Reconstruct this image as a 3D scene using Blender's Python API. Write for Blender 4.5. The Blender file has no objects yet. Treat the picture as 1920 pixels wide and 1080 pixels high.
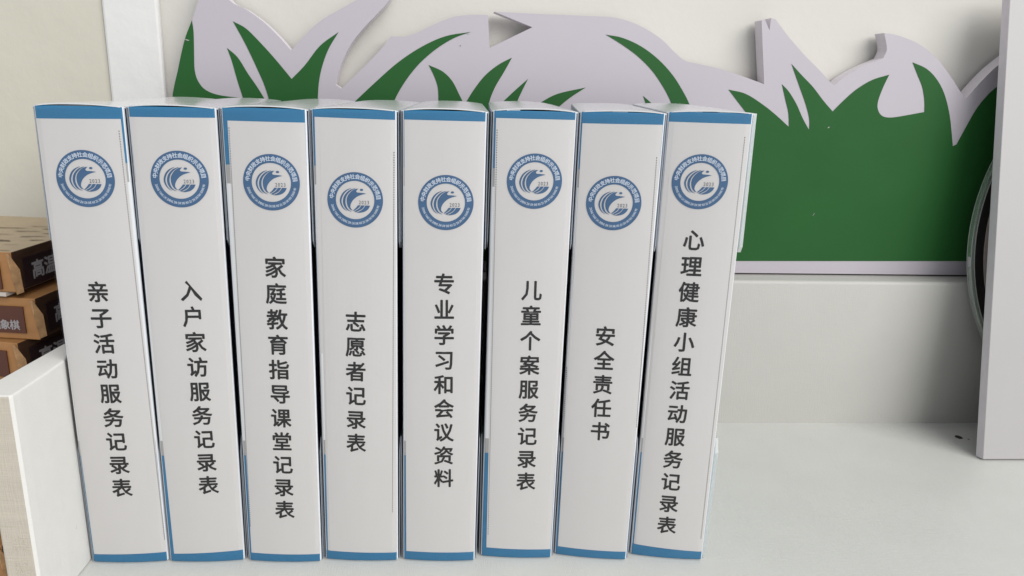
import bpy, bmesh, math, random
from mathutils import Vector, Matrix
from mathutils.geometry import tessellate_polygon

random.seed(7)
sc = bpy.context.scene
COL = sc.collection
R = math.radians

# ------------------------------------------------------------------ camera
F_PX, PX0, PITCH, CAM_H, CAM_D = 1393.0, 883.5, R(15.317), 0.3257, 0.4587
ROLL, TURN = R(1.2), R(2.7)
cam = bpy.data.cameras.new('camera')
cam.lens = F_PX / 1920 * 36
cam.sensor_width = 36
cam.shift_x = (960 - PX0) / 1920
cam.clip_start, cam.clip_end = 0.02, 50
camo = bpy.data.objects.new('camera', cam)
COL.objects.link(camo)
camo.location = (0, -CAM_D, CAM_H)
CAM_ROT = Matrix.Rotation(-TURN, 4, 'Z') @ Matrix.Rotation(R(90) - PITCH, 4, 'X') @ Matrix.Rotation(ROLL, 4, 'Z')
camo.rotation_euler = CAM_ROT.to_euler()
sc.camera = camo

# ------------------------------------------------------------------ world, lamps, exposure
w = bpy.data.worlds.new('World')
sc.world = w
w.use_nodes = True
bg = w.node_tree.nodes['Background']
bg.inputs[0].default_value = (0.93, 0.96, 1.0, 1)
bg.inputs[1].default_value = 0.54


def area(name, loc, target, sx, sy, power, col):
    l = bpy.data.lights.new(name, 'AREA')
    l.shape = 'RECTANGLE'
    l.size, l.size_y = sx, sy
    l.energy = power
    l.color = col
    o = bpy.data.objects.new(name, l)
    COL.objects.link(o)
    o.location = loc
    d = Vector(target) - Vector(loc)
    o.rotation_euler = d.to_track_quat('-Z', 'Y').to_euler()
    return o


area('window_light', (2.1, -2.7, 2.5), (0.0, 0.05, 0.15), 3.8, 3.0, 162.0, (1.0, 0.975, 0.94))

sc.view_settings.view_transform = 'Standard'
sc.view_settings.look = 'None'
sc.view_settings.exposure = 0.28
sc.view_settings.gamma = 1


# ------------------------------------------------------------------ helpers
def ray(px, py):
    """direction of the photograph's line of sight through a pixel"""
    return CAM_ROT.to_3x3() @ Vector(((px - PX0) / F_PX, (540 - py) / F_PX, -1))


EYE = Vector((0, -CAM_D, CAM_H))


def hit(px, py, point, normal):
    r = ray(px, py)
    return EYE + r * ((point - EYE).dot(normal) / r.dot(normal))


def tag(o, label=None, cat=None, group=None, kind=None):
    if label: o['label'] = label
    if cat: o['category'] = cat
    if group: o['group'] = group
    if kind: o['kind'] = kind
    return o


def empty(name, loc=(0, 0, 0), rot=(0, 0, 0)):
    o = bpy.data.objects.new(name, None)
    o.empty_display_size = 0.02
    COL.objects.link(o)
    o.location = loc
    o.rotation_euler = rot
    return o


def obj(name, verts, faces, mats, parent=None, fmat=None, smooth=False):
    me = bpy.data.meshes.new(name)
    me.from_pydata([tuple(v) for v in verts], [], faces)
    for m in (mats if isinstance(mats, (list, tuple)) else [mats]):
        me.materials.append(m)
    if fmat:
        for p, i in zip(me.polygons, fmat):
            p.material_index = i
    if smooth:
        for p in me.polygons:
            p.use_smooth = True
    me.update()
    o = bpy.data.objects.new(name, me)
    COL.objects.link(o)
    o.parent = parent
    return o


def bevel(o, wd, seg=2, ang=35):
    m = o.modifiers.new('bevel', 'BEVEL')
    m.width = wd
    m.segments = seg
    m.limit_method = 'ANGLE'
    m.angle_limit = R(ang)
    return o


def box_vf(x0, x1, y0, y1, z0, z1, base=0):
    v = [(x0, y0, z0), (x1, y0, z0), (x1, y1, z0), (x0, y1, z0), (x0, y0, z1), (x1, y0, z1), (x1, y1, z1), (x0, y1, z1)]
    f = [(0, 3, 2, 1), (4, 5, 6, 7), (0, 1, 5, 4), (1, 2, 6, 5), (2, 3, 7, 6), (3, 0, 4, 7)]
    return v, [tuple(i + base for i in q) for q in f]


def cuboid(name, x0, x1, y0, y1, z0, z1, m, parent=None, bev=0):
    v, f = box_vf(x0, x1, y0, y1, z0, z1)
    o = obj(name, v, f, m, parent)
    if bev: bevel(o, bev)
    return o


def subdiv_mesh(bm, n):
    bmesh.ops.subdivide_edges(bm, edges=bm.edges[:], cuts=n, use_grid_fill=True)


# ------------------------------------------------------------------ materials
def mat(name, col, rough=0.5, var=0.0, vscale=20.0, bump=0.0, bscale=200.0, spec=0.5, coat=0.0, weave=0.0, stretch=(1, 1, 1), metal=0.0, bdist=0.001):
    m = bpy.data.materials.new(name)
    m.use_nodes = True
    nt = m.node_tree
    N, L = nt.nodes, nt.links
    b = N['Principled BSDF']
    b.inputs['Base Color'].default_value = (*col, 1)
    b.inputs['Roughness'].default_value = rough
    b.inputs['Specular IOR Level'].default_value = spec
    b.inputs['Coat Weight'].default_value = coat
    b.inputs['Coat Roughness'].default_value = 0.2
    b.inputs['Metallic'].default_value = metal
    tc = N.new('ShaderNodeTexCoord')
    mp = N.new('ShaderNodeMapping')
    mp.inputs['Scale'].default_value = stretch
    L.new(tc.outputs['Object'], mp.inputs[0])
    if var:
        n = N.new('ShaderNodeTexNoise')
        n.inputs['Scale'].default_value = vscale
        n.inputs['Detail'].default_value = 6
        L.new(mp.outputs[0], n.inputs[0])
        mr = N.new('ShaderNodeMapRange')
        mr.inputs['From Min'].default_value = 0.3
        mr.inputs['From Max'].default_value = 0.7
        mr.inputs['To Min'].default_value = 1 - var
        mr.inputs['To Max'].default_value = 1 + var
        L.new(n.outputs[0], mr.inputs[0])
        mx = N.new('ShaderNodeVectorMath')
        mx.operation = 'SCALE'
        mx.inputs[0].default_value = col
        L.new(mr.outputs[0], mx.inputs['Scale'])
        L.new(mx.outputs[0], b.inputs['Base Color'])
    hsum = None
    if bump:
        n2 = N.new('ShaderNodeTexNoise')
        n2.inputs['Scale'].default_value = bscale
        n2.inputs['Detail'].default_value = 5
        L.new(mp.outputs[0], n2.inputs[0])
        bp = N.new('ShaderNodeBump')
        bp.inputs['Strength'].default_value = bump
        bp.inputs['Distance'].default_value = bdist
        L.new(n2.outputs[0], bp.inputs['Height'])
        L.new(bp.outputs[0], b.inputs['Normal'])
        hsum = bp
    if weave:
        # crossed threads: noise stretched along each axis in turn
        prev = hsum
        for k, s in enumerate(((1600, 90, 90), (90, 1600, 1600))):
            mw = N.new('ShaderNodeMapping')
            mw.inputs['Scale'].default_value = s
            L.new(tc.outputs['Object'], mw.inputs[0])
            nw = N.new('ShaderNodeTexNoise')
            nw.inputs['Scale'].default_value = 1.0
            nw.inputs['Detail'].default_value = 3
            L.new(mw.outputs[0], nw.inputs[0])
            bw = N.new('ShaderNodeBump')
            bw.inputs['Strength'].default_value = weave
            bw.inputs['Distance'].default_value = 0.0004
            L.new(nw.outputs[0], bw.inputs['Height'])
            if prev: L.new(prev.outputs[0], bw.inputs['Normal'])
            prev = bw
        L.new(prev.outputs[0], b.inputs['Normal'])
    return m


def clear_film(name, tint, opacity, rough=0.15, gl=0.06, trans=0.0):
    m = bpy.data.materials.new(name)
    m.use_nodes = True
    nt = m.node_tree
    N, L = nt.nodes, nt.links
    N.remove(N['Principled BSDF'])
    out = N['Material Output']
    tr = N.new('ShaderNodeBsdfTransparent')
    df = N.new('ShaderNodeBsdfDiffuse')
    df.inputs[0].default_value = (*tint, 1)
    g = N.new('ShaderNodeBsdfGlossy')
    g.inputs['Roughness'].default_value = rough
    g.inputs['Color'].default_value = (1, 1, 1, 1)
    tc = N.new('ShaderNodeTexCoord')
    n2 = N.new('ShaderNodeTexNoise')
    n2.inputs['Scale'].default_value = 35
    n2.inputs['Detail'].default_value = 3
    L.new(tc.outputs['Object'], n2.inputs[0])
    bp = N.new('ShaderNodeBump')
    bp.inputs['Strength'].default_value = 0.35
    bp.inputs['Distance'].default_value = 0.002
    L.new(n2.outputs[0], bp.inputs['Height'])
    L.new(bp.outputs[0], g.inputs['Normal'])
    if trans:
        tl = N.new('ShaderNodeBsdfTranslucent')
        tl.inputs[0].default_value = (*tint, 1)
        dt = N.new('ShaderNodeMixShader')
        dt.inputs[0].default_value = trans
        L.new(df.outputs[0], dt.inputs[1])
        L.new(tl.outputs[0], dt.inputs[2])
        df = dt
    a = N.new('ShaderNodeMixShader')
    a.inputs[0].default_value = opacity
    L.new(tr.outputs[0], a.inputs[1])
    L.new(df.outputs[0], a.inputs[2])
    lw = N.new('ShaderNodeLayerWeight')
    lw.inputs['Blend'].default_value = 0.25
    mm = N.new('ShaderNodeMath')
    mm.operation = 'MULTIPLY_ADD'
    mm.inputs[1].default_value = 0.32
    mm.inputs[2].default_value = gl * 0.4
    L.new(lw.outputs['Fresnel'], mm.inputs[0])
    c = N.new('ShaderNodeMixShader')
    L.new(mm.outputs[0], c.inputs[0])
    L.new(a.outputs[0], c.inputs[1])
    L.new(g.outputs[0], c.inputs[2])
    L.new(c.outputs[0], out.inputs[0])
    return m


M = dict(
    paper=mat('label_paper', (0.565, 0.552, 0.545), 0.45, 0.028, 30, 0.15, 30, coat=0.2, bdist=0.0015, stretch=(1, 1, 0.18)),  # vertical tone streaks paint the sleeve's faint sheen into the paper colour
    blue=mat('printed_blue', (0.014, 0.142, 0.290), 0.35, 0.10, 45, 0.15, 60, coat=0.35, stretch=(0.4, 1, 2)),
    grey_band=mat('printed_grey', (0.33, 0.33, 0.32), 0.45, 0.04, 60),
    pp_white=mat('white_plastic', (0.66, 0.67, 0.68), 0.38, 0.02, 30, 0.15, 40, coat=0.2),
    pp_edge=mat('glossy_plastic_edge', (0.70, 0.735, 0.78), 0.22, 0.03, 60, coat=0.4),  # pale corner plastic, with the sleeve's edge highlight put into its colour
    lid=mat('glossy_lid_plastic', (0.60, 0.61, 0.62), 0.20, 0.03, 25, 0.12, 25, coat=0.5),
    navy=mat('dark_box_side', (0.010, 0.011, 0.022), 0.35, 0.1, 30),
    ink=mat('black_ink', (0.009, 0.009, 0.009), 0.5, 0.05, 80),
    grey_ink=mat('grey_ink', (0.06, 0.065, 0.085), 0.5),
    ring=mat('emblem_blue', (0.040, 0.105, 0.215), 0.45, 0.07, 120, coat=0.1),
    ring_text=mat('pale_lettering', (0.55, 0.62, 0.72), 0.5),
    dot=mat('perforation_grey', (0.06, 0.06, 0.07), 0.6),
    lilac=mat('lilac_foam_board', (0.435, 0.405, 0.448), 0.42, 0.012, 12, 0.05, 60, coat=0.1),
    foam_edge=mat('foam_board_edge', (0.62, 0.585, 0.62), 0.7, 0.03, 90, 0.2, 400),
    green=mat('green_vinyl', (0.018, 0.092, 0.022), 0.42, 0.05, 18, 0.05, 40, spec=0.2),
    panel=mat('white_foam_board', (0.385, 0.375, 0.375), 0.45, 0.015, 15, 0.05, 50),
    sign_blue=mat('sign_blue', (0.022, 0.055, 0.135), 0.4),
    wall=mat('cream_wall_paint', (0.56, 0.545, 0.51), 0.8, 0.02, 9, 0.35, 90),
    plaster=mat('beige_plaster', (0.55, 0.53, 0.455), 0.9, 0.025, 10, 0.45, 60, bdist=0.0015),
    pillar=mat('white_rough_paint', (0.65, 0.65, 0.64), 0.75, 0.02, 15, 0.6, 70),
    shelf=mat('linen_laminate', (0.55, 0.555, 0.53), 0.38, 0.018, 25, 0, weave=0.55),
    riser=mat('cream_laminate', (0.45, 0.445, 0.42), 0.55, 0.018, 18, 0, weave=0.45),
    linen_white=mat('white_linen', (0.66, 0.655, 0.63), 0.7, 0.015, 60, 0, weave=0.5),
    linen_tan=mat('tan_linen', (0.50, 0.46, 0.39), 0.8, 0.04, 60, 0, weave=0.8, stretch=(0.3, 1, 3)),
    linen_pale=mat('pale_linen', (0.53, 0.485, 0.41), 0.8, 0.05, 60, 0, weave=1.0),
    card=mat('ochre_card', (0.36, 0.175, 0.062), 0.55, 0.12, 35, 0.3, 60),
    card_side=mat('brown_card_shaded', (0.055, 0.026, 0.014), 0.55, 0.15, 40, 0.3, 60),  # dark brown right side, its shading darkened into the colour
    card_edge=mat('worn_card_edge', (0.36, 0.21, 0.10), 0.9, 0.35, 150),
    card_brown=mat('brown_print', (0.085, 0.024, 0.012), 0.45, 0.1, 50),
    card_dark=mat('dark_print', (0.022, 0.011, 0.012), 0.4, 0.1, 50),
    card_top=mat('tan_lid_print', (0.40, 0.31, 0.20), 0.5, 0.08, 45, 0.1, 60),
    card_mark=mat('umber_brush_print', (0.19, 0.14, 0.085), 0.6),
    tray=mat('pale_tray', (0.55, 0.50, 0.45), 0.6),
    lettering=mat('pale_card_lettering', (0.30, 0.28, 0.29), 0.5),
    black=mat('black_felt', (0.012, 0.009, 0.009), 0.6),
    pinkish=mat('pinkish_fabric', (0.40, 0.34, 0.32), 0.8, 0.1, 120, 0.3, 300),
    rim_line=mat('pale_rim_edge', (0.34, 0.37, 0.34), 0.3),
    chip=mat('dark_chip', (0.03, 0.025, 0.02), 0.6),
)
M['film'] = clear_film('clear_film', (0.85, 0.9, 0.95), 0.0, 0.22, 0.02)
M['flap'] = clear_film('translucent_plastic', (0.60, 0.66, 0.74), 0.62, 0.25, 0.2, 0.6)
M['flap_outer'] = clear_film('lit_flap_plastic', (0.88, 0.92, 0.92), 0.94, 0.3, 0.2, 0.8)  # lit copy of the flap plastic: its brightness put into a paler colour
M['rim'] = clear_film('clear_rim_plastic', (0.30, 0.35, 0.31), 0.55, 0.12, 0.3)

# ------------------------------------------------------------------ the setting
WALL_Y, BOARD_Y, RISER_Y, RISER_Z = 0.2632, 0.2425, 0.2200, 0.1494
shelf = tag(cuboid('shelf_floor', -0.75, 1.0, -0.32, 0.30, -0.025, 0.0, M['shelf'], bev=0.002), kind='structure')
riser = empty('shelf_riser', (0, 0, 0))
tag(riser, kind='structure')
ro = cuboid('riser_face', -0.75, 1.0, RISER_Y, WALL_Y, -0.02, RISER_Z, M['riser'], riser)
bevel(ro, 0.0035, 5)
for p in ro.data.polygons: p.use_smooth = True
tag(cuboid('back_wall', -0.29, 1.2, WALL_Y, WALL_Y + 0.08, -0.025, 0.95, M['wall']), kind='structure')
PIL_Y = 0.2545
pil = cuboid('wall_pillar', -0.2994, -0.2503, PIL_Y, WALL_Y - 0.0005, RISER_Z + 0.0003, 0.95, M['pillar'], bev=0.0025)
tag(pil, kind='structure')
tag(cuboid('plaster_wall', -1.1, -0.3001, 0.2580, WALL_Y + 0.08, RISER_Z + 0.0003, 0.95, M['plaster']), kind='structure')


# ------------------------------------------------------------------ outlines
def smooth_path(pts, sub=5):
    """closed path; points written as (x, y, 1) are sharp, the others are rounded through (Catmull-Rom)"""
    n = len(pts)
    out = []
    for i in range(n):
        p0, p1, p2, p3 = pts[i - 1], pts[i], pts[(i + 1) % n], pts[(i + 2) % n]
        s1, s2 = len(p1) > 2, len(p2) > 2
        a = Vector(p1[:2]); b = Vector(p2[:2])
        if s1 and s2:
            out.append(a)
            continue
        t1 = (b - a) if s1 else (b - Vector(p0[:2])) * 0.5
        t2 = (b - a) if s2 else (Vector(p3[:2]) - a) * 0.5
        t1 = t1.normalized() * min(t1.length, (b - a).length * 1.2) if t1.length else t1
        t2 = t2.normalized() * min(t2.length, (b - a).length * 1.2) if t2.length else t2
        for k in range(sub):
            t = k / sub
            h1, h2, h3, h4 = 2 * t**3 - 3 * t**2 + 1, t**3 - 2 * t**2 + t, -2 * t**3 + 3 * t**2, t**3 - t**2
            out.append(a * h1 + t1 * h2 + b * h3 + t2 * h4)
    return out


def slab(name, path, y0, y1, front, side, parent=None, bev=0):
    """path in world (x, z); y0 front, y1 back"""
    n = len(path)
    area2 = sum(path[i - 1].x * path[i].y - path[i].x * path[i - 1].y for i in range(n))
    if area2 < 0: path = path[::-1]
    v = [(p.x, y0, p.y) for p in path] + [(p.x, y1, p.y) for p in path]
    tr = tessellate_polygon([[Vector((p.x, p.y, 0)) for p in path]])
    f, fm = [], []
    for t in tr:
        a, b, c = [path[i] for i in t]
        if (b - a).cross(c - a) < 0: t = (t[0], t[2], t[1])
        f.append(tuple(t)); fm.append(0)
        f.append((t[0] + n, t[2] + n, t[1] + n)); fm.append(0)
    for i in range(n):
        j = (i + 1) % n
        f.append((i, i + n, j + n, j)); fm.append(1)
    return obj(name, v, f, [front, side], parent, fm)


S = 1
board_px = [
    (300, 515.5, S), (303, 380), (322, 186), (345, 80), (360, 38), (372, 0), (385, -40), (400, -62, S), (415, -30), (432, 2), (462, 18),
    (495, 42), (522, 68), (546, 95, S), (570, 68), (590, 48), (615, 30), (642, 15), (668, 0), (712, -25), (752, -55, S), (742, -28), (730, 0), (705, 28),
    (682, 52), (660, 80), (645, 108), (636, 132), (629, 159, S), (640, 166, S), (662, 145), (692, 116), (716, 90), (733, 68, S), (760, 69, S),
    (785, 60), (820, 43), (850, 32), (880, 28), (915, 28, S), (918, 90, S), (998, 51, S), (927, 22, S), (1010, 26), (1100, 30), (1152, 33),
    (1195, 46), (1237, 71), (1263, 96), (1283, 113), (1310, 120), (1350, 129), (1390, 142), (1433, 158, S), (1431, 110, S), (1428, 38, S), (1434, 36, S),
    (1443, 57, S), (1446, 34, S), (1454, 36, S), (1478, 68), (1510, 105), (1535, 130), (1563, 161, S), (1585, 143), (1618, 125), (1656, 109, S), (1663, 92), (1658, 62, S),
    (1682, 66), (1722, 82), (1755, 108), (1780, 140), (1797, 166), (1810, 186, S), (1826, 168), (1850, 142), (1873, 121), (1905, 98),
    (1950, 80), (2010, 80, S), (2010, 517.5, S)]
by = Vector((0, BOARD_Y, 0)); YN = Vector((0, -1, 0))


def to_board(pts, y=BOARD_Y):
    out = []
    for p in pts:
        h = hit(p[0], p[1], Vector((0, y, 0)), YN)
        out.append((h.x, h.z) + tuple(p[2:]))
    return out


deco = empty('grass_wall_board', (0, BOARD_Y, RISER_Z))
tag(deco, 'lilac foam board cut to a wavy outline and printed with green grass blades, standing on the ledge behind the files', 'wall board')
path = smooth_path(to_board(board_px))
path = [Vector((p.x, max(p.y, RISER_Z + 0.0018) - RISER_Z)) for p in path]
slab('foam_board', path, 0.0, 0.0155, M['lilac'], M['foam_edge'], deco)
green_px = [
    (307, 488.5, S), (310, 380), (323, 186), (334, 130), (346, 76), (360, 38, S), (363, 60), (364, 100), (365, 130), (371, 151), (385, 168), (410, 178), (456, 184, S),
    (445, 150), (435, 115), (426, 90, S), (446, 108), (465, 138), (483, 164), (499, 190, S), (505, 188, S), (496, 160), (482, 128), (460, 82), (437, 40, S),
    (462, 54), (492, 84), (518, 113), (547, 148, S), (572, 122), (600, 86), (635, 60, S), (616, 92), (604, 125), (598, 155), (596, 188), (597, 202, S),
    (650, 206, S), (668, 188), (702, 156), (745, 118), (790, 88), (835, 68), (882, 60, S), (850, 72), (815, 94), (782, 124), (755, 160), (738, 192), (736, 206, S),
    (820, 208, S), (822, 190), (821, 165), (815, 145), (804, 122, S), (830, 134), (848, 152), (860, 175), (868, 192), (871, 206, S), (868, 204, S), (875, 190), (890, 166),
    (910, 141), (935, 121), (960, 108, S), (945, 135), (930, 160), (921, 180), (917, 194), (916, 206, S), (930, 206, S), (942, 192), (965, 170), (990, 148, S),
    (979, 170), (970, 190), (966, 207, S), (985, 208, S), (1012, 193), (1045, 176), (1098, 164, S), (1072, 181), (1054, 195), (1035, 212, S), (1180, 216, S), (1213, 204, S),
    (1211, 195), (1206, 180, S), (1222, 194), (1240, 212, S), (1264, 214, S), (1258, 192), (1244, 164), (1222, 132), (1195, 105), (1165, 83), (1136, 65, S), (1167, 71),
    (1202, 87), (1235, 112), (1262, 142), (1282, 174), (1293, 197), (1300, 222, S), (1405, 222, S), (1397, 209), (1381, 188), (1366, 168, S), (1398, 176), (1430, 196), (1455, 216),
    (1479, 238, S), (1478, 212), (1472, 185), (1466, 158, S), (1479, 172), (1493, 195), (1505, 222), (1517, 244, S), (1517, 222), (1510, 194), (1498, 160), (1484, 120, S),
    (1503, 141), (1524, 163), (1543, 188), (1561, 209, S), (1580, 190), (1605, 168), (1635, 150), (1667, 140, S), (1655, 165), (1646, 190), (1646, 206), (1655, 218), (1675, 220), (1733, 210, S),
    (1733, 188), (1729, 163), (1720, 140), (1711, 117, S), (1737, 129), (1757, 150), (1771, 178), (1780, 215), (1784, 250), (1786, 274, S), (1793, 271, S),
    (1810, 240), (1830, 205), (1850, 180), (1870, 162), (1920, 128), (2004, 110, S), (2004, 489.5, S)]
gp = [Vector((p.x, p.y - RISER_Z)) for p in smooth_path(to_board(green_px))]
slab('grass_print', gp, -0.0004, -0.0001, M['green'], M['green'], deco)


# nicks where the vinyl is chipped
def nick(px, py, l, wd, a, m, parent):
    h = hit(px, py, Vector((0, BOARD_Y, 0)), YN)
    c, s = math.cos(a), math.sin(a)
    pts = [(-l, -wd * .3), (-l * .3, wd), (l, wd * .4), (l * .5, -wd)]
    vs = [(h.x + x * c - z * s, -0.0006, h.z - RISER_Z + x * s + z * c) for x, z in pts]
    return obj('vinyl_nick', vs, [(0, 3, 2, 1)], m, parent)


for a in ((351, 75, .0022, .0004, -.2), (1553, 239, .0010, .0005, .8), (1525, 402, .0018, .0002, 1.1), (878, 63, .0016, .0003, 0.1)):
    nick(*a, M['lilac'], deco)
nick(863, 86, .0008, .0003, 1.5, M['grey_ink'], deco)

# ------------------------------------------------------------------ glyphs
_gl = {}
RES = {'童': 12}


def glyph(ch):
    """outline of a character as (verts, faces) about the centre of its em square"""
    if ch in _gl: return _gl[ch]
    c = bpy.data.curves.new('glyph', 'FONT')
    c.body = ch
    c.size = 1
    c.resolution_u = RES.get(ch, 2)
    o = bpy.data.objects.new('glyph', c)
    COL.objects.link(o)
    me = o.to_mesh()
    vs = [(v.co.x, v.co.y) for v in me.vertices]
    fs = [tuple(p.vertices) for p in me.polygons]
    if ch == '童':   # the built-in font's filling drops one bar and one tick of this character: close them
        fs = [f for f in fs if set(f) not in ({93, 91, 92}, {93, 49, 91})] + [(93, 94, 95, 92)]
        fs += [(36 + k, 37 + k, 107 - k, 108 - k) for k in range(12)]
    # faces must look up (+z)
    nz = sum(p.normal.z for p in me.polygons)
    o.to_mesh_clear()
    bpy.data.objects.remove(o)
    bpy.data.curves.remove(c)
    if nz < 0: fs = [f[::-1] for f in fs]
    if vs and ord(ch) > 255:
        k = (0.5, 0.38)
    else:
        k = ((max(v[0] for v in vs) + min(v[0] for v in vs)) / 2, 0.36) if vs else (0, 0)
    wd = (max(v[0] for v in vs) - min(v[0] for v in vs)) if vs else 0.3
    vs = [(x - k[0], y - k[1]) for x, y in vs]
    _gl[ch] = (vs, fs, wd)
    return _gl[ch]


class Print:
    """flat print collected as (u, v, lift) and laid on a surface by a mapping function"""
    def __init__(s): s.v, s.f = [], []

    def add(s, vs, fs):
        b = len(s.v)
        s.v += vs
        s.f += [tuple(i + b for i in f) for f in fs]

    def glyph(s, ch, cx, cz, size, rot=0.0, bold=0.0, lift=0.0, sx=1.0, shear=0.0, n=8):
        vs, fs, _ = glyph(ch)
        c, q = math.cos(rot), math.sin(rot)
        offs = [(0, 0)] + [(bold * math.cos(k * 2 * math.pi / n), bold * math.sin(k * 2 * math.pi / n)) for k in range(n)] if bold else [(0, 0)]
        for k, (ox, oz) in enumerate(offs):
            out = []
            for x, y in vs:
                X, Y = (x + ox + shear * y) * size * sx, (y + oz) * size
                out.append((cx + X * c - Y * q, cz + X * q + Y * c, lift + k * 6e-6))
            s.add(out, fs)

    def poly(s, pts, lift=0.0):
        pts = [Vector((p[0], p[1], 0)) for p in pts]
        fs = []
        for t in tessellate_polygon([pts]):
            a, b, c = [pts[i] for i in t]
            if (b - a).cross(c - a).z < 0: t = (t[0], t[2], t[1])
            fs.append(tuple(t))
        s.add([(p.x, p.y, lift) for p in pts], fs)

    def build(s, name, m, fn, parent):
        return obj(name, [fn(*v) for v in s.v], s.f, m, parent)


# ------------------------------------------------------------------ the box files
BULGE, CR = 0.0015, 0.0016


def prof(x, hw):
    """depth (local y) of the spine front at x"""
    ax = abs(x)
    y = -BULGE * max(0.0, 1 - (x / hw) ** 2)
    if ax > hw - CR:
        t = min(1.0, (ax - (hw - CR)) / CR)
        y += CR * (1 - math.sqrt(max(0.0, 1 - t * t)))
    return y


def add_emblem(parent, fn, cx, cz, r, rot=0.0):
    cr_, sr_ = math.cos(rot), math.sin(rot)

    def P(x, y): return (cx + r * (x * cr_ - y * sr_), cz + r * (x * sr_ + y * cr_))
    ring = Print()
    n = 96
    vs, fs = [], []
    for k in range(n):
        a = 2 * math.pi * k / n
        vs.append((*P(math.cos(a), math.sin(a)), 0.0))
        vs.append((*P(0.69 * math.cos(a), 0.69 * math.sin(a)), 0.0))
    for k in range(n):
        j = (k + 1) % n
        fs.append((2 * k, 2 * j, 2 * j + 1, 2 * k + 1))
    ring.add(vs, fs)
    ring.build('emblem_ring', M['ring'], lambda u, v, l: fn(u, v, l + 0.00018), parent)
    tx = Print()
    word = '中央财政支持社会组织示范项目'
    for k, ch in enumerate(word):
        a = R(171.5 - k * (163.0 / (len(word) - 1)))
        x, z = P(0.845 * math.cos(a), 0.845 * math.sin(a))
        tx.glyph(ch, x, z, 0.185 * r, a - math.pi / 2 + rot, bold=0.022, n=4)
    py = 'ZHONG YANG CAI ZHENG ZHI CHI SHE HUI ZU ZHI SHI FAN XIANG MU'
    ws = [(glyph(c)[2] + 0.16) if c != ' ' else 0.42 for c in py]
    tot = sum(ws)
    acc = 0
    for c, wd in zip(py, ws):
        a = R(192 + 156 * (acc + wd / 2) / tot)
        acc += wd
        if c == ' ': continue
        x, z = P(0.845 * math.cos(a), 0.845 * math.sin(a))
        tx.glyph(c, x, z, 0.118 * r, a + math.pi / 2 + rot, bold=0.03, n=4, sx=2.30 / tot / 0.118)
    tx.build('emblem_lettering', M['ring_text'], lambda u, v, l: fn(u, v, l + 0.00030), parent)
    fg = Print()

    def Z(x, y): return P((x - 768) / 386.0, (325 - y) / 372.0)

    def arc(outer, inner):
        o_ = [Vector(p) for p in outer]; i_ = [Vector(p) for p in inner]
        pts = smooth_open(outer) + smooth_open(inner)[::-1]
        fg.poly([Z(*p) for p in pts])
    arc([(712, 165), (640, 195), (585, 250), (556, 330), (572, 400), (610, 450), (650, 474)],
        [(716, 167), (655, 205), (605, 262), (580, 335), (592, 400), (622, 448), (655, 474)])
    arc([(768, 165), (690, 195), (625, 260), (600, 335), (612, 405), (650, 455), (712, 482)],
        [(772, 167), (710, 205), (655, 265), (634, 335), (642, 400), (672, 452), (716, 480)])
    body = [(818, 169, S), (760, 180), (700, 225), (660, 285), (652, 345), (664, 405), (695, 450), (738, 468, S), (715, 445), (702, 415), (712, 370), (745, 320),
            (800, 275), (860, 250), (922, 234, S), (870, 226), (800, 222, S), (784, 208), (798, 186)]
    fg.poly([Z(p.x, p.y) for p in smooth_path(body, 4)])
    dot = [(858 + 23 * math.cos(a * math.pi / 8), 185 + 15 * math.sin(a * math.pi / 8)) for a in range(16)]
    fg.poly([Z(*p) for p in dot])
    fg.poly([Z(p.x, p.y) for p in smooth_path([(738, 466, S), (775, 432), (808, 392, S), (846, 392, S), (812, 432), (752, 470, S)], 4)])
    fg.poly([Z(p.x, p.y) for p in smooth_path([(760, 474, S), (822, 436), (856, 392, S), (902, 392, S), (866, 440), (792, 480, S)], 4)])
    fg.poly([Z(p.x, p.y) for p in smooth_path([(742, 474, S), (802, 486, S), (872, 446), (912, 392, S), (976, 394, S), (950, 440), (905, 474), (850, 490), (800, 492)], 4)])
    fg.build('emblem_figure', M['ring'], lambda u, v, l: fn(u, v, l + 0.00018), parent)
    yr = Print()
    for k, c in enumerate('2023'):
        x, z = Z(834 + k * 38, 352)
        yr.glyph(c, x, z, 0.190 * r, rot, sx=0.82)
    yr.build('emblem_year', M['grey_ink'], lambda u, v, l: fn(u, v, l + 0.00018), parent)


def smooth_open(pts, sub=4):
    out = []
    n = len(pts)
    for i in range(n - 1):
        p0 = Vector(pts[max(0, i - 1)]); a = Vector(pts[i]); b = Vector(pts[i + 1]); p3 = Vector(pts[min(n - 1, i + 2)])
        t1, t2 = (b - p0) * .5, (p3 - a) * .5
        for k in range(sub):
            t = k / sub
            q = a * (2 * t**3 - 3 * t**2 + 1) + t1 * (t**3 - 2 * t**2 + t) + b * (-2 * t**3 + 3 * t**2) + t2 * (t**3 - t**2)
            out.append((q.x, q.y))
    out.append(tuple(pts[-1]))
    return out


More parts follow.
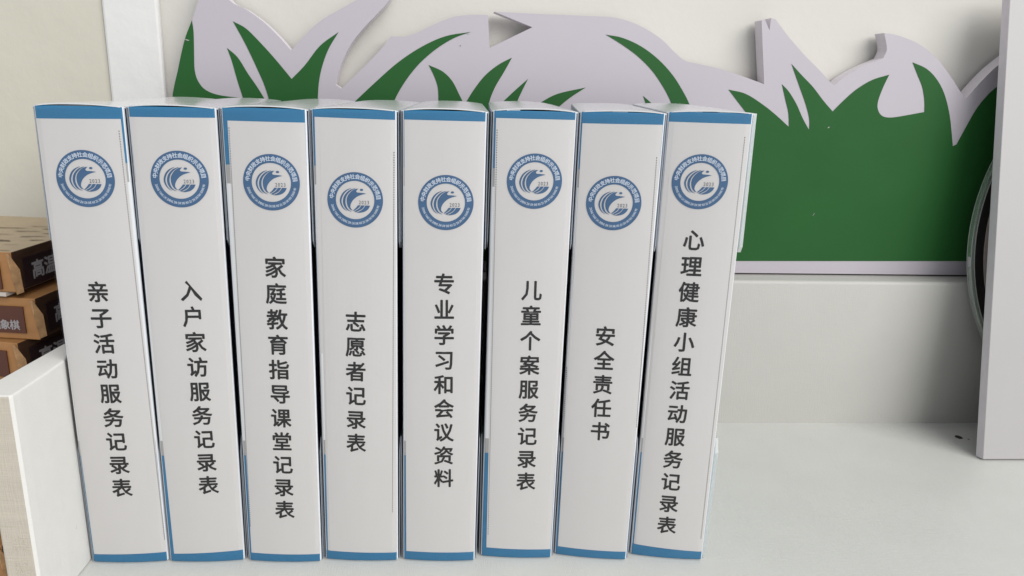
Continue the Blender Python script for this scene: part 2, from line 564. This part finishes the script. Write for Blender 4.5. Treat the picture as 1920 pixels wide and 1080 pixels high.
# title, place of its foot, turn, width, lean, height, photograph points of label corners (TL TR BR BL), emblem, first and last character, perforations
FILES = [
    ('亲子活动服务记录表', (-0.2121, 0.0), 0.6, 0.0516, 0.0003, 0.3103, [(67, 222), (227, 223), (315, 1034), (177, 1038)], (160.5, 335), (184, 547), (229, 914), [((224, 246), (310, 1010))],
     'white box file titled @, leftmost of the row, beside the white linen box'),
    ('入户家访服务记录表', (-0.1593, 0.0002), 1.2, 0.0512, 0.0014, 0.3107, [(243, 219), (404, 221), (460, 1030), (327, 1037)], (337, 336), (358, 545), (391, 909), [],
     'white box file titled @, second from the left of the row'),
    ('家庭教育指导课堂记录表', (-0.1052, -0.0008), -1.8, 0.0505, 0.0012, 0.3111, [(427, 226), (572, 230), (603, 1038), (472, 1035)], (509, 342), (516, 501), (534, 955), [((430, 240), (470, 985))],
     'white box file titled @, blue strip down its upper left edge'),
    ('志愿者记录表', (-0.0518, 0.0), -2.4, 0.0511, 0.0010, 0.3113, [(590, 219), (743, 225), (746, 1035), (611, 1031)], (666, 375), (667, 603), (668, 830), [((739, 286), (736, 958))],
     'white box file titled @, the six character title, fourth from the left'),
    ('专业学习和会议资料', (0.0027, -0.0011), -2.0, 0.0507, 0.0008, 0.3116, [(758, 224), (910, 228), (891, 1034), (762, 1032)], (836, 380), (833, 532), (832, 896), [],
     'white box file titled @, between the volunteer file and the children file'),
    ('儿童个案服务记录表', (0.0579, 0.0019), -3.2, 0.0508, 0.0003, 0.3124, [(930, 221), (1079, 225), (1032, 1029), (912, 1025)], (1002, 340), (997, 544), (986, 902), [((932, 244), (915, 1000))],
     'white box file titled @, third from the right end of the row'),
    ('安全责任书', (0.1113, 0.0010), -8.5, 0.0511, 0.0004, 0.3127, [(1092, 231), (1243, 234), (1173, 1034), (1046, 1023)], (1150.5, 381), (1135, 630), (1125, 808), [((1062, 690), (1049, 945)), ((1231, 296), (1199, 800))],
     'white box file titled @, the shortest title, second from the right end'),
    ('心理健康小组活动服务记录表', (0.1662, 0.0002), -8.5, 0.0508, -0.0006, 0.3136, [(1254, 228), (1411, 233), (1316, 1034), (1183, 1018)], (1312, 341), (1301, 450), (1250, 984), [((1396, 258), (1314, 1008))],
     'white box file titled @, the longest title, rightmost of the row'),
]
DEPTH = 0.207


def make_file(idx, title, foot, yaw, wid, lean, H, lab, emb, c0, c1, perfs, note):
    hw = wid / 2
    t = empty('box_file', (foot[0], foot[1], 0.0002), (0, lean / H, R(yaw)))
    tag(t, note.replace('@', title), 'box file', 'row of white box files with blue bands')
    MW = Matrix.Translation((foot[0], foot[1], 0.0002)) @ Matrix.Rotation(R(yaw), 4, 'Z') @ Matrix.Rotation(lean / H, 4, 'Y')
    inv = MW.inverted()
    nrm = (MW.to_3x3() @ Vector((0, -1, 0)))

    def loc(px, py, dep=0.0):
        pt = MW @ Vector((0, dep, 0))
        q = inv @ hit(px, py, pt, nrm)
        return q.x, q.z

    def skin(off):
        return lambda u, v, l: (u, prof(max(-hw + 1e-4, min(hw - 1e-4, u)), hw) - off - l, v)

    # spine shell: a rounded front prism banded in height
    xs = [-hw, -hw + CR * 0.15, -hw + CR * 0.5, -hw + CR] + [(-hw + CR) + (wid - 2 * CR) * k / 14 for k in range(1, 14)] + [hw - CR, hw - CR * 0.5, hw - CR * 0.15, hw]
    loop = [(-hw, 0.0042)] + [(x, prof(x, hw)) for x in xs] + [(hw, 0.0042)]
    zt = H - 0.0016
    zs = [0.0, 0.0008, 0.0816, 0.0924, 0.2644, 0.2758, zt - 0.0006, zt]
    bandm = [1, 1, 2, 0, 2, 1, 1]
    n = len(loop)
    v, f, fm = [], [], []
    for k, z in enumerate(zs):
        ins = 0.0004 if k in (0, len(zs) - 1) else 0.0
        for x, y in loop:
            v.append((x * (1 - ins / hw), y + ins * (1 if y < 0.004 else 0), z))
    for k in range(len(zs) - 1):
        for i in range(n):
            j = (i + 1) % n
            f.append((k * n + i, k * n + j, (k + 1) * n + j, (k + 1) * n + i))
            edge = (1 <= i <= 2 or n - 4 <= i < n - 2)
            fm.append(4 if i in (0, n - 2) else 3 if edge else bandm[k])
    f.append(tuple(range(n))[::-1]); fm.append(1)
    f.append(tuple((len(zs) - 1) * n + i for i in range(n))); fm.append(1)
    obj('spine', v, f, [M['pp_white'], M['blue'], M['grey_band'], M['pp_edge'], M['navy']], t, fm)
    # body behind the spine
    v, f, fm = [], [], []
    zb = [0.0004, 0.0816, 0.2644, 0.2758, H - 0.004]
    bb = [1, 0, 0, 1]
    lp = [(-hw + .0007, .0043), (hw - .0007, .0043), (hw - .0007, DEPTH - 0.001), (-hw + .0007, DEPTH - 0.001)]
    for z in zb:
        v += [(x, y, z) for x, y in lp]
    for k in range(4):
        for i in range(4):
            j = (i + 1) % 4
            f.append((k * 4 + i, k * 4 + j, k * 4 + 4 + j, k * 4 + 4 + i))
            fm.append(bb[k])
    f += [(3, 2, 1, 0), (16, 17, 18, 19)]
    fm += [1, 0]
    obj('body', v, f, [M['navy'], M['blue']], t, fm)
    # arched lid
    rnd = random.Random(idx * 11 + 3)
    arch = (0.0017, 0.0015, 0.0016, 0.0014, 0.0016, 0.0016, 0.0012, 0.0012)[idx]
    skew = (-.15, -.1, 0, -.1, -.05, .05, .15, .1)[idx]
    nx, ny = 14, 12
    v, f = [], []
    hw2 = hw + 0.0007
    for s in (0, 1):
        for jy in range(ny + 1):
            y = -0.0002 + (DEPTH + 0.0008) * jy / ny
            for ix in range(nx + 1):
                u = -1 + 2 * ix / nx
                front = prof(u * hw, hw) * 0.8 * (1 - jy / ny) if jy == 0 else 0
                a = arch * (1 - abs(u - skew * (1 - u * u)) ** 2.2) * (0.75 + 0.25 * math.cos(math.pi * (jy / ny) * 2 * 0.9))
                z = H - 0.0016 + a - (0.0007 if s else 0)
                if abs(u) > 0.97: z -= 0.0003
                v.append((u * hw2, y + front, z))
    m_ = (nx + 1) * (ny + 1)
    for jy in range(ny):
        for ix in range(nx):
            a = jy * (nx + 1) + ix
            f.append((a, a + 1, a + nx + 2, a + nx + 1))
            f.append((a + m_, a + nx + 1 + m_, a + nx + 2 + m_, a + 1 + m_))
    per = [ix for ix in range(nx)] 
    for ix in range(nx):
        f.append((ix, ix + m_, ix + 1 + m_, ix + 1))
        b = ny * (nx + 1) + ix
        f.append((b, b + 1, b + 1 + m_, b + m_))
    for jy in range(ny):
        a = jy * (nx + 1)
        f.append((a, a + nx + 1, a + nx + 1 + m_, a + m_))
        b = a + nx
        f.append((b, b + m_, b + nx + 1 + m_, b + nx + 1))
    obj('lid', v, f, M['lid'], t)
    # second, slightly shorter sheet folded under the lid's front
    # side flaps, upper and lower, with a clipped corner
    for sx in (-1, 1):
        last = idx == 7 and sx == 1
        for (za, zb_, up) in ((0.2246, H - 0.0018, True), (0.0006, 0.0925, False)):
            fl = 0.0026 if last else 0.0009
            out = hw + 0.0003
            y0, y1 = 0.0020, DEPTH - 0.004
            cl = 0.0045
            if up: prf = [(y0, zb_), (y0, za + cl), (y0 + cl * .8, za), (y1, za), (y1, zb_)]
            else: prf = [(y0, za), (y0, zb_ - cl * 2), (y0 + cl, zb_), (y1, zb_), (y1, za)]
            vv = []
            for dx in (0, 0.0019 if last else 0.0006):
                for (y, z) in prf:
                    k = (H - z) / (H - za) if up else (z - za) / (zb_ - za)
                    bow = fl * (0.10 + 0.30 * min(1, k * 2.2)) if last else fl * (0.3 + 0.5 * k)
                    if last and not up: bow *= 0.9 if z > 0.05 else 0.4
                    vv.append((sx * (out + bow * (0.75 if y > 0.1 else 1) + dx), y, z))
            ff = [(0, 1, 2, 3, 4), (9, 8, 7, 6, 5)] + [(i, i + 5, (i + 1) % 5 + 5, (i + 1) % 5) for i in range(5)]
            # extra column so that the bow reads along the height
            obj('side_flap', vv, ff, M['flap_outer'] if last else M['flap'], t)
    # label sheet, its corners where the photograph shows them
    q = [loc(*p) for p in lab]
    q = [(max(-hw + .0004, min(hw - .0006, x)), z) for x, z in q]
    nx = 16
    v, f = [], []
    for jz in range(2):
        (xa, za), (xb, zb2) = (q[3], q[2]) if jz == 0 else (q[0], q[1])
        for ix in range(nx + 1):
            s = ix / nx
            x = xa + (xb - xa) * s
            v.append((x, prof(x, hw) - 0.00028, za + (zb2 - za) * s))
    for ix in range(nx):
        f.append((ix, ix + 1, ix + nx + 2, ix + nx + 1))
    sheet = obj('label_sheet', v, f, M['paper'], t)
    sol = sheet.modifiers.new('thickness', 'SOLIDIFY')
    sol.thickness = 0.00016
    sol.offset = -1
    surf = skin(0.00030)
    cx, cz = loc(*emb, -0.0014)
    tilt = math.atan2((q[0][0] + q[1][0] - q[2][0] - q[3][0]) / 2, q[0][1] - q[3][1])
    ttx0, ttz0 = loc(*c0, -0.0014)
    ttx1, ttz1 = loc(*c1, -0.0014)
    rot = math.atan2(ttx1 - ttx0, ttz0 - ttz1)
    add_emblem(sheet, surf, cx, cz, 0.0171, rot * 0.8)
    tx = Print()
    nchar = len(title)
    for k, ch in enumerate(title):
        s = k / (nchar - 1)
        tx.glyph(ch, ttx0 + (ttx1 - ttx0) * s, ttz0 + (ttz1 - ttz0) * s, 0.0142, rot, bold=0.023, sx=0.96)
    tx.build('title_text', M['ink'], lambda u, v, l: surf(u, v, l + 0.00002), sheet)
    for (a, b) in perfs:
        pr = Print()
        x0, z0 = loc(*a); x1, z1 = loc(*b)
        x0, x1 = [max(-hw + .0009, min(hw - .0010, x)) for x in (x0, x1)]
        nd = int(abs(z1 - z0) / 0.0015)
        for k in range(nd + 1):
            s = k / nd
            x, z = x0 + (x1 - x0) * s, z0 + (z1 - z0) * s
            e = 0.00036
            pr.add([(x - e * .8, z - e, 0), (x + e * .8, z - e, 0), (x + e * .8, z + e, 0), (x - e * .8, z + e, 0)], [(0, 1, 2, 3)])
        pr.build('perforation', M['dot'], lambda u, v, l: surf(u, v, l + 0.00002), sheet)
    # clear cover over the spine
    v, f = [], []
    nx = 18
    for z in (0.0002, H - 0.0024):
        for ix in range(nx + 1):
            x = -hw + wid * ix / nx
            v.append((x * 1.006, prof(x * 0.985, hw) - 0.0011, z))
    for ix in range(nx):
        f.append((ix, ix + 1, ix + nx + 2, ix + nx + 1))
    obj('clear_cover', v, f, M['film'], t, smooth=True)
    return t, hw, H


for i, d in enumerate(FILES):
    t, hw, H = make_file(i, *d)
    if i in (5, 6, 7):   # pale locking tab showing in the slit under the lid
        x0, x1 = ((-0.017, -0.009), (-0.006, 0.003), (-0.012, -0.005))[i - 5]
        cuboid('lid_tab', x0, x1, -0.0006, 0.002, H - 0.0022, H - 0.0009, M['pp_white'], t)

# ------------------------------------------------------------------ small white linen box standing left of the files
t = empty('linen_box', (-0.252, -0.03, 0))
tag(t, 'small white linen box with tan embossed spine, standing against the leftmost file', 'linen box')
D0 = CAM_D
foot = [(-0.2440, 0.403), (-0.2424, 0.4045), (-0.2418, 0.411), (-0.2405, 0.435), (-0.2398, 0.4600), (-0.2475, 0.4915), (-0.2555, 0.4915), (-0.2628, 0.427), (-0.2616, 0.403)]
fp = [(x + 0.252, d - D0 + 0.03) for x, d in foot]
n = len(fp)
v = [(x, y, 0.0003) for x, y in fp] + [(x, y, 0.1490) for x, y in fp]
f = [tuple(range(n))[::-1][::-1]] + [tuple(range(n, 2 * n))[::-1]]
f = [tuple(range(n)), tuple(range(2 * n - 1, n - 1, -1))]
fm = [0, 0]
for i in range(n):
    j = (i + 1) % n
    f.append((j, i, i + n, j + n)); fm.append(1 if i == n - 1 else 0)
o = obj('linen_cover', v, f, [M['linen_white'], M['linen_tan']], t, fm)
me = o.data
bm = bmesh.new(); bm.from_mesh(me); bmesh.ops.recalc_face_normals(bm, faces=bm.faces[:]); bm.to_mesh(me); bm.free()
bevel(o, 0.0012, 3, 50)
emb = Print()
for k, ch in enumerate('资料'):
    emb.glyph(ch, 0.0005, 0.052 - k * 0.017, 0.011, 0)
em_o = emb.build('embossed_lettering', M['linen_pale'], lambda u, v, l: (u + 0.0005, 0.403 - D0 + 0.03 - l - 0.0002, v), t)
obj('scuff_mark', [(0.01185, 0.0185, 0.0335), (0.01185, 0.0190, 0.0335), (0.0119, 0.0212, 0.039), (0.0119, 0.0208, 0.039)], [(0, 1, 2, 3)], M['grey_ink'], t)


# ------------------------------------------------------------------ stack of small brown game boxes
def game_box(x, y, z, yaw, W, L, h, label, kind, top_print=False, bot_tray=False):
    """origin at the front right bottom corner; extends to -x and +y"""
    t = empty('game_box', (x, y, z), (0, 0, R(yaw)))
    tag(t, label, 'game box', 'stack of brown board game boxes')
    rnd = random.Random(int(z * 9000) + 5)
    # slightly crushed carton
    bm = bmesh.new()
    v, f = box_vf(-W, 0, 0, L, 0.003 if bot_tray else 0, h)
    bv = [bm.verts.new(p) for p in v]
    for q in f: bm.faces.new([bv[i] for i in q])
    bmesh.ops.subdivide_edges(bm, edges=bm.edges[:], cuts=5, use_grid_fill=True)
    for vv in bm.verts:
        if 0.001 < vv.co.z < h - 0.001:
            vv.co.x += rnd.uniform(-.0004, .0004) - 0.0006 * math.sin(vv.co.z / h * math.pi)
            vv.co.y += rnd.uniform(-.0003, .0003)
    bm.normal_update()
    me = bpy.data.meshes.new('carton')
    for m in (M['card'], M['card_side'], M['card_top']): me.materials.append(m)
    for fc in bm.faces:
        nn = fc.normal
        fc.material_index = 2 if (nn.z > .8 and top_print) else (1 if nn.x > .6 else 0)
        fc.smooth = False
    bm.to_mesh(me); bm.free()
    c = bpy.data.objects.new('carton', me); COL.objects.link(c); c.parent = t
    bevel(c, 0.0007, 2, 60)
    if bot_tray:
        cuboid('inner_tray', -W + .002, -.0075, -.0012, L - .001, 0, .0028, M['tray'], t)
    # printed panels: front and right side
    cuboid('front_print', -W + .008, -.0095, -.0013, -.0004, h * 0.16, h * 0.80, M['card_brown'], t)
    cuboid('side_print', .0003, .0009, .0095, L - .006, h * 0.13, h * 0.80, M['card_dark'], t)
    # torn tuck flap at the corner
    v = [(-.0030, -.0016, h - .0012), (-.0008, -.0018, h - .0008), (.0030, .0026, h * .60), (.0034, .0032, h * .08), (.0008, -.0008, h * .05), (-.0002, -.0026, h * .52)]
    g = obj('torn_flap', v, [(0, 5, 1), (1, 5, 2), (5, 3, 2), (5, 4, 3)], M['card_edge'], t)
    sm = g.modifiers.new('thickness', 'SOLIDIFY'); sm.thickness = 0.0006
    # lettering on the right side, reading away from the camera
    p = Print()
    for k, ch in enumerate('高温'):
        p.glyph(ch, 0.0245 + k * 0.0140, h * 0.47, 0.0142, 0, bold=0.03, n=6)
    p.build('side_lettering', M['lettering'], lambda u, v, l: (0.0010 + l, u, v), t)
    if kind == 'chess':
        p = Print()
        for k, ch in enumerate('中国象棋'):
            p.glyph(ch, -0.0395 + k * 0.0074, h * 0.36, 0.0078, 0, bold=0.03, n=6)
        p.build('front_lettering', M['lettering'], lambda u, v, l: (u, -0.0015 - l, v), t)
    if top_print:
        p = Print()
        for (cx, cy, l, wd, a) in ((-.020, .082, .013, .0018, .1), (-.036, .070, .012, .0016, .12), (-.020, .052, .010, .002, .25), (-.030, .034, .006, .0035, -.2), (-.012, .066, .010, .0014, .3),
                                   (-.050, .055, .012, .0014, .15), (-.060, .080, .016, .002, .1), (-.070, .040, .010, .002, .3), (-.008, .040, .006, .002, .2), (-.040, .090, .009, .0012, .0),
                                   (-.046, .022, .010, .0007, .0), (-.030, .019, .006, .0006, .1), (-.015, .022, .007, .0007, .1), (-.062, .022, .006, .0007, .1)):
            c_, s_ = math.cos(a), math.sin(a)
            pts = [(-l, -wd * .2), (-l * .5, -wd * .7), (l * .2, -wd * .3), (l, -wd * .1), (l * .4, wd * .6), (-l * .3, wd * .4), (-l * .8, wd * .5)]
            p.poly([(cx + x * c_ - y_ * s_, cy + x * s_ + y_ * c_) for x, y_ in pts])
        p.build('lid_print', M['card_mark'], lambda u, v, l: (u, v, h + 0.0006 + l), t)
        obj('lid_border', [(-W + .004, .0035, h + .0004), (-.004, .0035, h + .0004), (-.004, .0045, h + .0004), (-W + .004, .0045, h + .0004)], [(0, 1, 2, 3)], M['card'], t)
    return t


Y = lambda d: d - CAM_D
hb = 0.0322
game_box(-0.3008, Y(0.525), 0.1725, -8, 0.125, 0.131, 0.0325, 'brown board game box topmost of the stack, its tan lid printed with dark brush marks', 'plain', True, True)
game_box(-0.2905, Y(0.528), 0.1385, -8, 0.125, 0.128, 0.0315, 'worn brown game box, second from the top, pale characters on its front', 'chess')
game_box(-0.3040, Y(0.522), 0.1060, -14, 0.125, 0.128, 0.0320, 'brown game box third from the top of the stack, just showing over the linen box', 'plain')
game_box(-0.2990, Y(0.527), 0.0720, -9, 0.125, 0.128, 0.0335, 'brown game box fourth from the top of the stack, mostly behind the linen box', 'plain')
game_box(-0.3010, Y(0.525), 0.0370, -9, 0.125, 0.128, 0.0345, 'brown game box second from the bottom of the stack, mostly behind the linen box', 'plain')
game_box(-0.2760, Y(0.425), 0.0002, -2, 0.125, 0.200, 0.0360, 'brown game box at the bottom of the stack, jutting forward left of the linen box', 'plain')

# ------------------------------------------------------------------ leaning sign board on the right
LEAN = math.atan(0.2035)
pb = empty('leaning_sign_board', (0.5041, Y(0.5983), 0.0002), (-LEAN, 0, 0))
tag(pb, 'white foam sign board with a large blue round mark, leaning at the right', 'sign board')
o = cuboid('sign_panel', 0, 0.29, 0, 0.0095, 0.0018, 0.426, [M['panel'], M['foam_edge']], pb, bev=0.0004)
for p in o.data.polygons:
    if abs(p.normal.y) < 0.5: p.material_index = 1
pr = Print()
n = 96
cxx, czz, rr = 0.5322 - 0.5041 + 0.11, 0.196, 0.11
vs = []
for k in range(n):
    a = 2 * math.pi * k / n
    vs += [(cxx + rr * math.cos(a), czz + rr * math.sin(a), 0), (cxx + rr * .7 * math.cos(a), czz + rr * .7 * math.sin(a), 0)]
pr.add(vs, [(2 * k, 2 * ((k + 1) % n), 2 * ((k + 1) % n) + 1, 2 * k + 1) for k in range(n)])
pr.build('round_mark', M['sign_blue'], lambda u, v, l: (u, -0.0004, v), pb)

# ------------------------------------------------------------------ round frame behind the sign board
fr = empty('round_frame', (0.7020, Y(0.652), 0.0002), (-R(5.5), 0, 0))
tag(fr, 'large round black frame with clear plastic rim, half hidden behind the leaning sign board', 'round frame')


def annulus(name, r0, r1, y0, y1, m, parent, cz):
    n = 128
    v, f = [], []
    for k in range(n):
        a = 2 * math.pi * k / n
        c, s = math.cos(a), math.sin(a)
        for r_, y in ((r1, y0), (r1, y1), (r0, y1), (r0, y0)):
            v.append((r_ * c, y, cz + r_ * s))
    for k in range(n):
        j = (k + 1) % n
        for q in range(4):
            f.append((4 * k + q, 4 * j + q, 4 * j + (q + 1) % 4, 4 * k + (q + 1) % 4))
    return bevel(obj(name, v, f, m, parent), 0.0006)


annulus('clear_rim', 0.1928, 0.196, 0.0, 0.0050, M['rim'], fr, 0.1966)
annulus('rim_edge', 0.1924, 0.1932, -0.0005, 0.0, M['rim_line'], fr, 0.1966)
annulus('rim_edge', 0.1957, 0.1964, 0.0050, 0.0055, M['rim_line'], fr, 0.1966)
annulus('black_mount', 0.181, 0.1927, 0.0005, 0.0045, M['black'], fr, 0.1966)
annulus('inner_face', 0.001, 0.1835, 0.0001, 0.0006, M['pinkish'], fr, 0.1966)

# ------------------------------------------------------------------ dark chips on the shelf
for k, (px, py, s, lb) in enumerate(((1797, 820, 0.0030, 'dark flake lying on the shelf near the sign board, the larger of two'), (1816, 824, 0.0009, 'tiny dark crumb on the shelf between the larger flake and the sign board'))):
    h = hit(px, py, Vector((0, 0, 0)), Vector((0, 0, 1)))
    rnd = random.Random(k)
    n = 9
    rim = [(s * (1 + rnd.uniform(-.25, .25)) * math.cos(a * 2 * math.pi / n), s * 1.3 * (1 + rnd.uniform(-.25, .25)) * math.sin(a * 2 * math.pi / n)) for a in range(n)]
    v = [(x, y, 0.0001) for x, y in rim] + [(x * .8, y * .8, s * .25) for x, y in rim] + [(0, 0, s * .3)]
    f = [(i, (i + 1) % n, (i + 1) % n + n, i + n) for i in range(n)] + [(i + n, (i + 1) % n + n, 2 * n) for i in range(n)]
    o = obj('dark_flake', v, f, M['chip'])
    o.location = (h.x, h.y, 0.0001)
    tag(o, lb, 'flake', 'dark flakes on the shelf')
